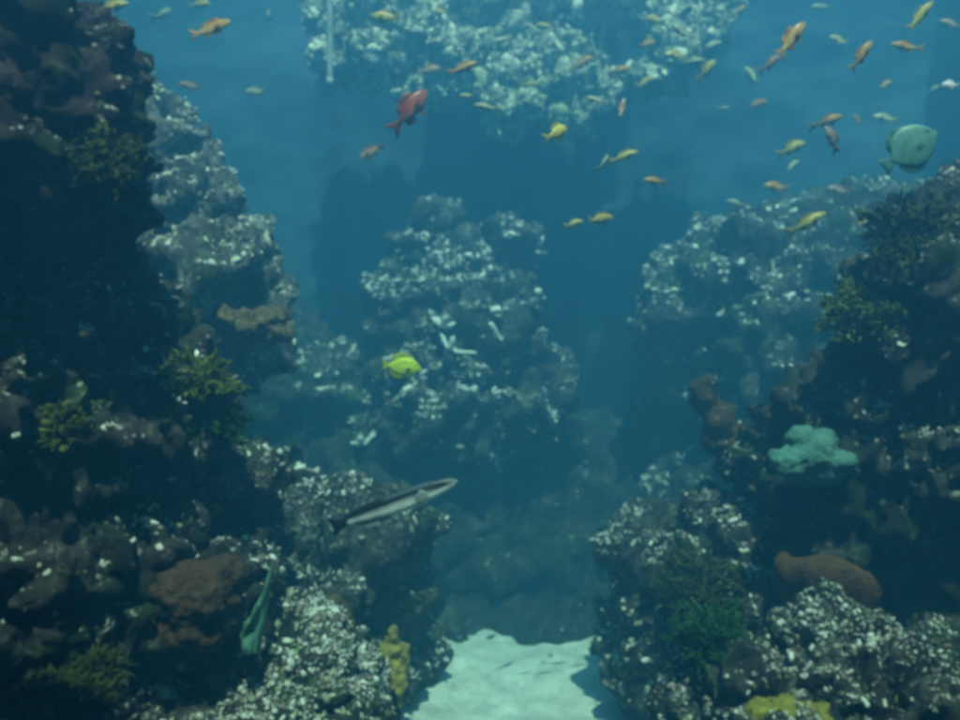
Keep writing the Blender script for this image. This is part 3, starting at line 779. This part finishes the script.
# small fish: px, py, length px, head angle, turn, kind, bend, real length, label
SMALL = [
 (112, 6, 36, 15, 10, 'g', .5, 'yellow green fish cut by the top edge above the overhanging rock'),
 (211, 29, 42, 22, 0, 'o', -.4, 'bright orange fish with tail to the left at upper left, above the pale pinnacle'),
 (164, 14, 22, 70, 50, 'w', .6, 'pale fish seen nearly end on near the top edge, left of the bright orange fish'),
 (200, 4, 24, 8, 10, 'g', .4, 'dim yellow fish touching the top edge above the bright orange fish'),
 (268, 14, 18, 100, 50, 'w', -.5, 'faint whitish fish turned away just right of the bright orange fish'),
 (256, 92, 28, 172, 15, 'w', .5, 'thin pale fish alone in blue water left of the pipe'),
 (190, 86, 26, 165, 10, 'p', .4, 'dull pinkish fish just above the pale pinnacle'),
 (386, 17, 32, 175, 0, 'g', .4, 'yellow fish in front of the left end of the bright ledge'),
 (429, 70, 24, 8, 0, 'o', .4, 'left one of the orange pair under the bright ledge'),
 (463, 68, 34, 20, 0, 'o', -.4, 'right and longer one of the orange pair under the bright ledge'),
 (467, 96, 18, 170, 20, 'w', .5, 'small pale fish below the orange pair'),
 (486, 107, 30, 168, 10, 'w', -.4, 'pale greenish fish lowest below the orange pair'),
 (372, 152, 32, 205, 10, 'p', .5, 'dim dusky fish below and left of the red fish'),
 (620, 70, 26, 10, 10, 'o', .4, 'orange fish before the right end of the bright ledge'),
 (622, 108, 24, 75, 10, 'p', -.5, 'pinkish fish pointing up under the right end of the ledge'),
 (624, 156, 30, 18, 0, 'g', .4, 'yellowish fish below the right end of the bright ledge'),
 (604, 162, 20, 60, 30, 'w', .5, 'small pale fish just left of the yellowish one below the ledge'),
 (655, 181, 28, 175, 0, 'o', -.4, 'orange fish alone in open water right of the small round yellow fish'),
 (655, 20, 24, 160, 15, 'g', .5, 'yellow fish near the top edge at the ledge\'s right tip'),
 (647, 44, 22, 20, 20, 'o', -.4, 'small orange fish beside the ledge\'s right tip'),
 (682, 32, 30, 145, 0, 'w', .4, 'pale fish slanting nose up left at the right end of the top school'),
 (676, 55, 28, 175, 0, 'g', -.4, 'pale gold fish, upper of two lying level right of the ledge'),
 (694, 61, 26, 5, 0, 'w', .4, 'pale fish, lower of two lying level right of the ledge'),
 (712, 45, 24, 20, 10, 'w', -.5, 'whitish fish right of the two lying level'),
 (707, 70, 30, 50, 0, 'g', .5, 'gold fish pointing steeply up right below the level pair'),
 (724, 108, 16, 10, 30, 'w', .4, 'tiny pale fish in open water right of the ledge'),
 (791, 40, 44, 52, 0, 'o', -.3, 'long orange fish climbing steeply at upper right'),
 (771, 63, 32, 40, 10, 'p', .4, 'dull pink fish following below the long climbing orange fish'),
 (752, 76, 26, 115, 30, 'w', .5, 'plump pale fish below the climbing pair at upper right'),
 (757, 104, 26, 20, 20, 'p', -.4, 'faint dusky fish under the plump pale one'),
 (821, 7, 20, 175, 10, 'w', .4, 'small pale fish at the top edge right of the climbing orange fish'),
 (862, 55, 38, 55, 0, 'o', .3, 'orange fish climbing steeply above the pale round fish'),
 (920, 16, 40, 48, 0, 'g', -.4, 'yellow green fish climbing in the upper right corner'),
 (906, 47, 32, 168, 0, 'o', .5, 'red orange fish below the yellow green one in the upper right corner'),
 (950, 24, 24, 150, 20, 'p', .4, 'dim reddish fish at the right frame edge, upper right corner'),
 (828, 121, 32, 20, 0, 'o', .9, 'curved orange fish above its pink companion left of the pale round fish'),
 (832, 139, 32, 118, 0, 'p', -.4, 'pink fish pointing down left under the curved orange fish'),
 (857, 120, 16, 120, 20, 'p', .4, 'tiny reddish fish between the curved orange fish and the pale round fish'),
 (792, 148, 32, 24, 0, 'g', .5, 'yellow fish left of the pink fish at upper right'),
 (792, 166, 24, 40, 20, 'w', -.4, 'small greenish fish right under the yellow fish at upper right'),
 (776, 187, 28, 172, 0, 'o', .3, 'orange fish lying level over the far reef'),
 (736, 203, 22, 160, 20, 'w', -.4, 'faint pale fish at the far left over the far reef'),
 (838, 190, 24, 165, 10, 'p', .4, 'faint pinkish fish right of the level orange fish over the far reef'),
 (808, 222, 40, 28, 0, 'g', .7, 'yellowish fish close over the far reef flecks'),
 (864, 221, 24, 30, 10, 'g', -.5, 'yellow fish left of the orange one by the right cliff rock'),
 (893, 219, 36, 172, 0, 'o', .3, 'orange fish lying level at the top of the right cliff rock'),
 (574, 223, 22, 15, 10, 'g', .4, 'left one of the dim yellow pair right of the distant pinnacle top'),
 (600, 219, 28, 10, 10, 'g', -.5, 'right one of the dim yellow pair right of the distant pinnacle top'),
 (886, 118, 28, 168, 10, 'w', -.4, 'faint pale fish just above the pale round fish'),
 (440, 12, 22, 165, 15, 'g', .4, 'yellow fish against the bright ledge, nearest the top edge left of its middle'),
 (500, 40, 24, 12, 10, 'w', -.4, 'pale fish against the middle of the bright ledge'),
 (545, 26, 22, 170, 10, 'g', .5, 'gold fish against the bright ledge right of its middle'),
 (583, 62, 26, 25, 0, 'o', -.4, 'orange fish near the lower edge of the bright ledge right of its middle'),
 (530, 84, 20, 5, 10, 'g', .4, 'small gold fish just below the middle of the bright ledge'),
 (596, 100, 22, 160, 10, 'w', .4, 'pale fish hanging below the ledge left of the pink upright one'),
 (645, 82, 22, 30, 0, 'g', -.5, 'gold fish below the ledge right of the pink upright one'),
 (740, 10, 20, 40, 10, 'o', .4, 'orange fish near the top edge left of the long climbing orange fish'),
 (838, 40, 20, 150, 10, 'g', .4, 'small gold fish between the two steeply climbing orange fish'),
 (885, 85, 20, 30, 10, 'o', -.4, 'small orange fish above the faint pale one and the round pale fish'),
 (935, 88, 14, 30, 20, 'w', .4, 'tiny dim fish beside the glint white one at the right frame edge'),
]
for i, (px, py, ln, ang, turn, kind, bend, lab) in enumerate(SMALL):
    o = proto(kind, bend)
    real = .16 + .03 * ((i * 37) % 11) / 11
    d = min(6.3, max(3.0, real * F / ln))
    if 440 < px < 705 and py > 95: d = min(d, 4.0)
    # stay under the surface
    while P(px, py, d).z > WATER_Z - .12: d -= .1
    pose(o, px, py, d, ln * .95, ang, turn, random.uniform(-10, 10))
    k = o.scale[0]; o.scale = (k * random.uniform(.92, 1.1), k * random.uniform(.8, 1.2), k * random.uniform(.78, 1.15))
    tag(o, lab, 'fish', 'small reef fish schooling near the surface')

# yellow tang
Yc = (.62, .74, .02)
TANG = dict(tab=[(.5, .010, -.020, .006), (.45, .055, -.050, .026), (.37, .150, -.105, .046), (.24, .225, -.185, .060), (.08, .245, -.215, .064), (-.10, .210, -.190, .052), (-.24, .120, -.110, .034), (-.32, .052, -.048, .018), (-.345, .044, -.042, .008)],
    color=lambda x, y, z: Yc, fin_color=lambda x, y, z: (.60, .68, .03),
    fins=[('tail_fin', [(-.32, .045), (-.40, .10), (-.50, .15), (-.47, .05), (-.46, 0), (-.47, -.05), (-.50, -.15), (-.40, -.10), (-.32, -.045)]),
          ('dorsal_fin', [(.32, .16), (.24, .29), (.08, .36), (-.10, .36), (-.25, .28), (-.30, .14), (-.24, .10), (-.05, .19), (.15, .21)]),
          ('anal_fin', [(.16, -.18), (.06, -.28), (-.10, -.31), (-.24, -.25), (-.29, -.12), (-.22, -.10), (-.05, -.18)])],
    pect=(.24, -.01, .06, .15), eye=(.37, .075, .042, .022), thick=.014)
o = fish('yellow_tang', TANG); pose(o, 402, 367, 4.3, 40, -6, 0)
tag(o, 'bright lemon yellow oval fish in mid water before the distant pinnacle', 'fish')
# round yellow fish near top
o = fish('yellow_fish', small_spec((.80, .68, .12), (.70, .40, .05), (.70, .55, .08), deep=1.35), .4); pose(o, 557, 133, 3.9, 27, 35, 35)
tag(o, 'small plump yellow fish alone in blue water under the bright ledge', 'fish')
# red fish
o = fish('red_fish', small_spec((.34, .05, .02), (.50, .16, .08), (.36, .07, .03), deep=1.15), .5); pose(o, 410, 110, 4.0, 54, 52, 10)
tag(o, 'red fish nosing upward below the left end of the bright ledge', 'fish')
# pale round batfish
BAT = dict(tab=[(.5, -.01, -.05, .006), (.46, .06, -.10, .026), (.38, .19, -.18, .046), (.24, .31, -.28, .060), (.06, .36, -.34, .064), (-.12, .30, -.29, .050), (-.24, .16, -.16, .030), (-.31, .065, -.065, .016), (-.33, .055, -.055, .008)],
    color=lambda x, y, z: mixc((.10, .24, .20), (.14, .29, .25), (z + .2) / .4), fin_color=lambda x, y, z: (.11, .25, .21),
    fins=[('tail_fin', [(-.31, .055), (-.40, .11), (-.52, .16), (-.50, .05), (-.50, -.05), (-.52, -.16), (-.40, -.11), (-.31, -.055)]),
          ('dorsal_fin', [(.26, .26), (.12, .37), (-.04, .41), (-.18, .36), (-.28, .22), (-.27, .12), (-.1, .26), (.08, .30)]),
          ('anal_fin', [(.16, -.28), (.02, -.38), (-.12, -.39), (-.24, -.30), (-.30, -.16), (-.26, -.11), (-.1, -.25), (.05, -.3)])],
    pect=(.20, -.05, .052, .10), eye=(.38, .06, .045, .020), thick=.014)
o = fish('batfish', BAT); pose(o, 909, 149, 3.6, 62, 36, -4)
tag(o, 'large pale teal disc shaped fish with tail down left, above the right cliff rock', 'fish')
# tiny fish painted bright white to give a glint
o = fish('glint_white_fish', small_spec((.85, .86, .88), (.9, .9, .9), (.85, .86, .88), deep=1.5), .3); pose(o, 950, 85, 2.9, 15, 170, 20)
tag(o, 'tiny fish painted glint white at the right frame edge above the pale round fish', 'fish')
# striped long fish
def wr_col(x, y, z):
    c = .004 - .008 * x
    if z > .060 - .05 * max(0, abs(x - .05) - .2): return (.07, .10, .11)
    if x < -.36: return (.015, .02, .03)
    t = (z - (c - .012)) / .012
    pale = (.90, .93, .90); dark = (.004, .006, .012)
    col = mixc(pale, dark, t)
    return mixc(col, (.30, .36, .36), (x - .40) / .10)
WR = dict(tab=[(.5, 0.005, -0.014, .005), (.46, 0.031, -0.034, .020), (.38, 0.055, -0.053, .034), (.24, 0.070, -0.072, .042), (.06, 0.072, -0.077, .042), (-.12, 0.065, -0.066, .034), (-.28, 0.046, -0.043, .022), (-.38, 0.034, -0.031, .012), (-.41, 0.031, -0.029, .006)],
    color=wr_col, fin_color=lambda x, y, z: (.04, .06, .075), tail_color=lambda x, y, z: (.012, .016, .022), pect_color=lambda x, y, z: (.42, .46, .45),
    fins=[('tail_fin', [(-.38, .028), (-.43, .046), (-.49, .075), (-.505, .06), (-.48, .02), (-.475, 0), (-.48, -.02), (-.505, -.06), (-.49, -.075), (-.43, -.046), (-.38, -.028)]),
          ('dorsal_fin', [(.24, .054), (.16, .078), (0, .082), (-.16, .076), (-.30, .060), (-.33, .032), (-.2, .042), (0, .054)]),
          ('anal_fin', [(0, -.058), (-.08, -.080), (-.20, -.074), (-.31, -.054), (-.32, -.03), (-.2, -.042)])],
    pect=(.26, -.005, .04, .10), eye=(.40, .014, .030, .011), thick=.008)
o = fish('striped_fish', WR, .12); pose(o, 394, 504, 3.3, 134, 20, 4)
tag(o, 'long slim fish with a black side stripe and pale belly above the tall rock', 'fish')

# ------------------------------------------------------------------ light, world, camera
el, az = math.radians(61), math.radians(-6)     # sun behind the viewer
sun = bpy.data.lights.new('sun', 'SUN'); sun.energy = 5.0; sun.angle = math.radians(.5); sun.color = (1, .97, .92)
so = bpy.data.objects.new('sun', sun); COL.objects.link(so)
dirv = Vector((math.sin(az) * math.cos(el), math.cos(az) * math.cos(el), -math.sin(el)))   # travel direction
so.rotation_euler = dirv.to_track_quat('-Z', 'Y').to_euler(); so.location = (0, -2, 9)

w = bpy.data.worlds.new('World'); SC.world = w; w.use_nodes = True; nt = w.node_tree
bg = nt.nodes['Background']; sk = N(nt, 'ShaderNodeTexSky', sky_type='NISHITA'); sk.sun_disc = False
sk.sun_elevation = el; sk.sun_rotation = math.pi + az
nt.links.new(sk.outputs[0], bg.inputs['Color']); bg.inputs['Strength'].default_value = .05

cam = bpy.data.cameras.new('camera'); co = bpy.data.objects.new('camera', cam); COL.objects.link(co)
co.location = (0, 0, CAMZ); co.rotation_euler = (math.radians(90), 0, 0)
cam.sensor_width = 36; cam.lens = 36 * F / 960; cam.clip_start = .02; cam.clip_end = 200
cam.dof.use_dof = True; cam.dof.focus_distance = 3.9; cam.dof.aperture_fstop = 1.1
SC.camera = co

SC.view_settings.view_transform = 'Standard'; SC.view_settings.look = 'None'
SC.view_settings.exposure = 1.0; SC.view_settings.gamma = 1; SC.view_settings.use_curve_mapping = False
SC.cycles.use_denoising = True
try: SC.cycles.denoiser = 'OPENIMAGEDENOISE'
except Exception: pass
SC.cycles.max_bounces = 4; SC.cycles.diffuse_bounces = 2; SC.cycles.glossy_bounces = 2; SC.cycles.volume_bounces = 1
SC.cycles.transparent_max_bounces = 8
SC.cycles.filter_width = 4.0
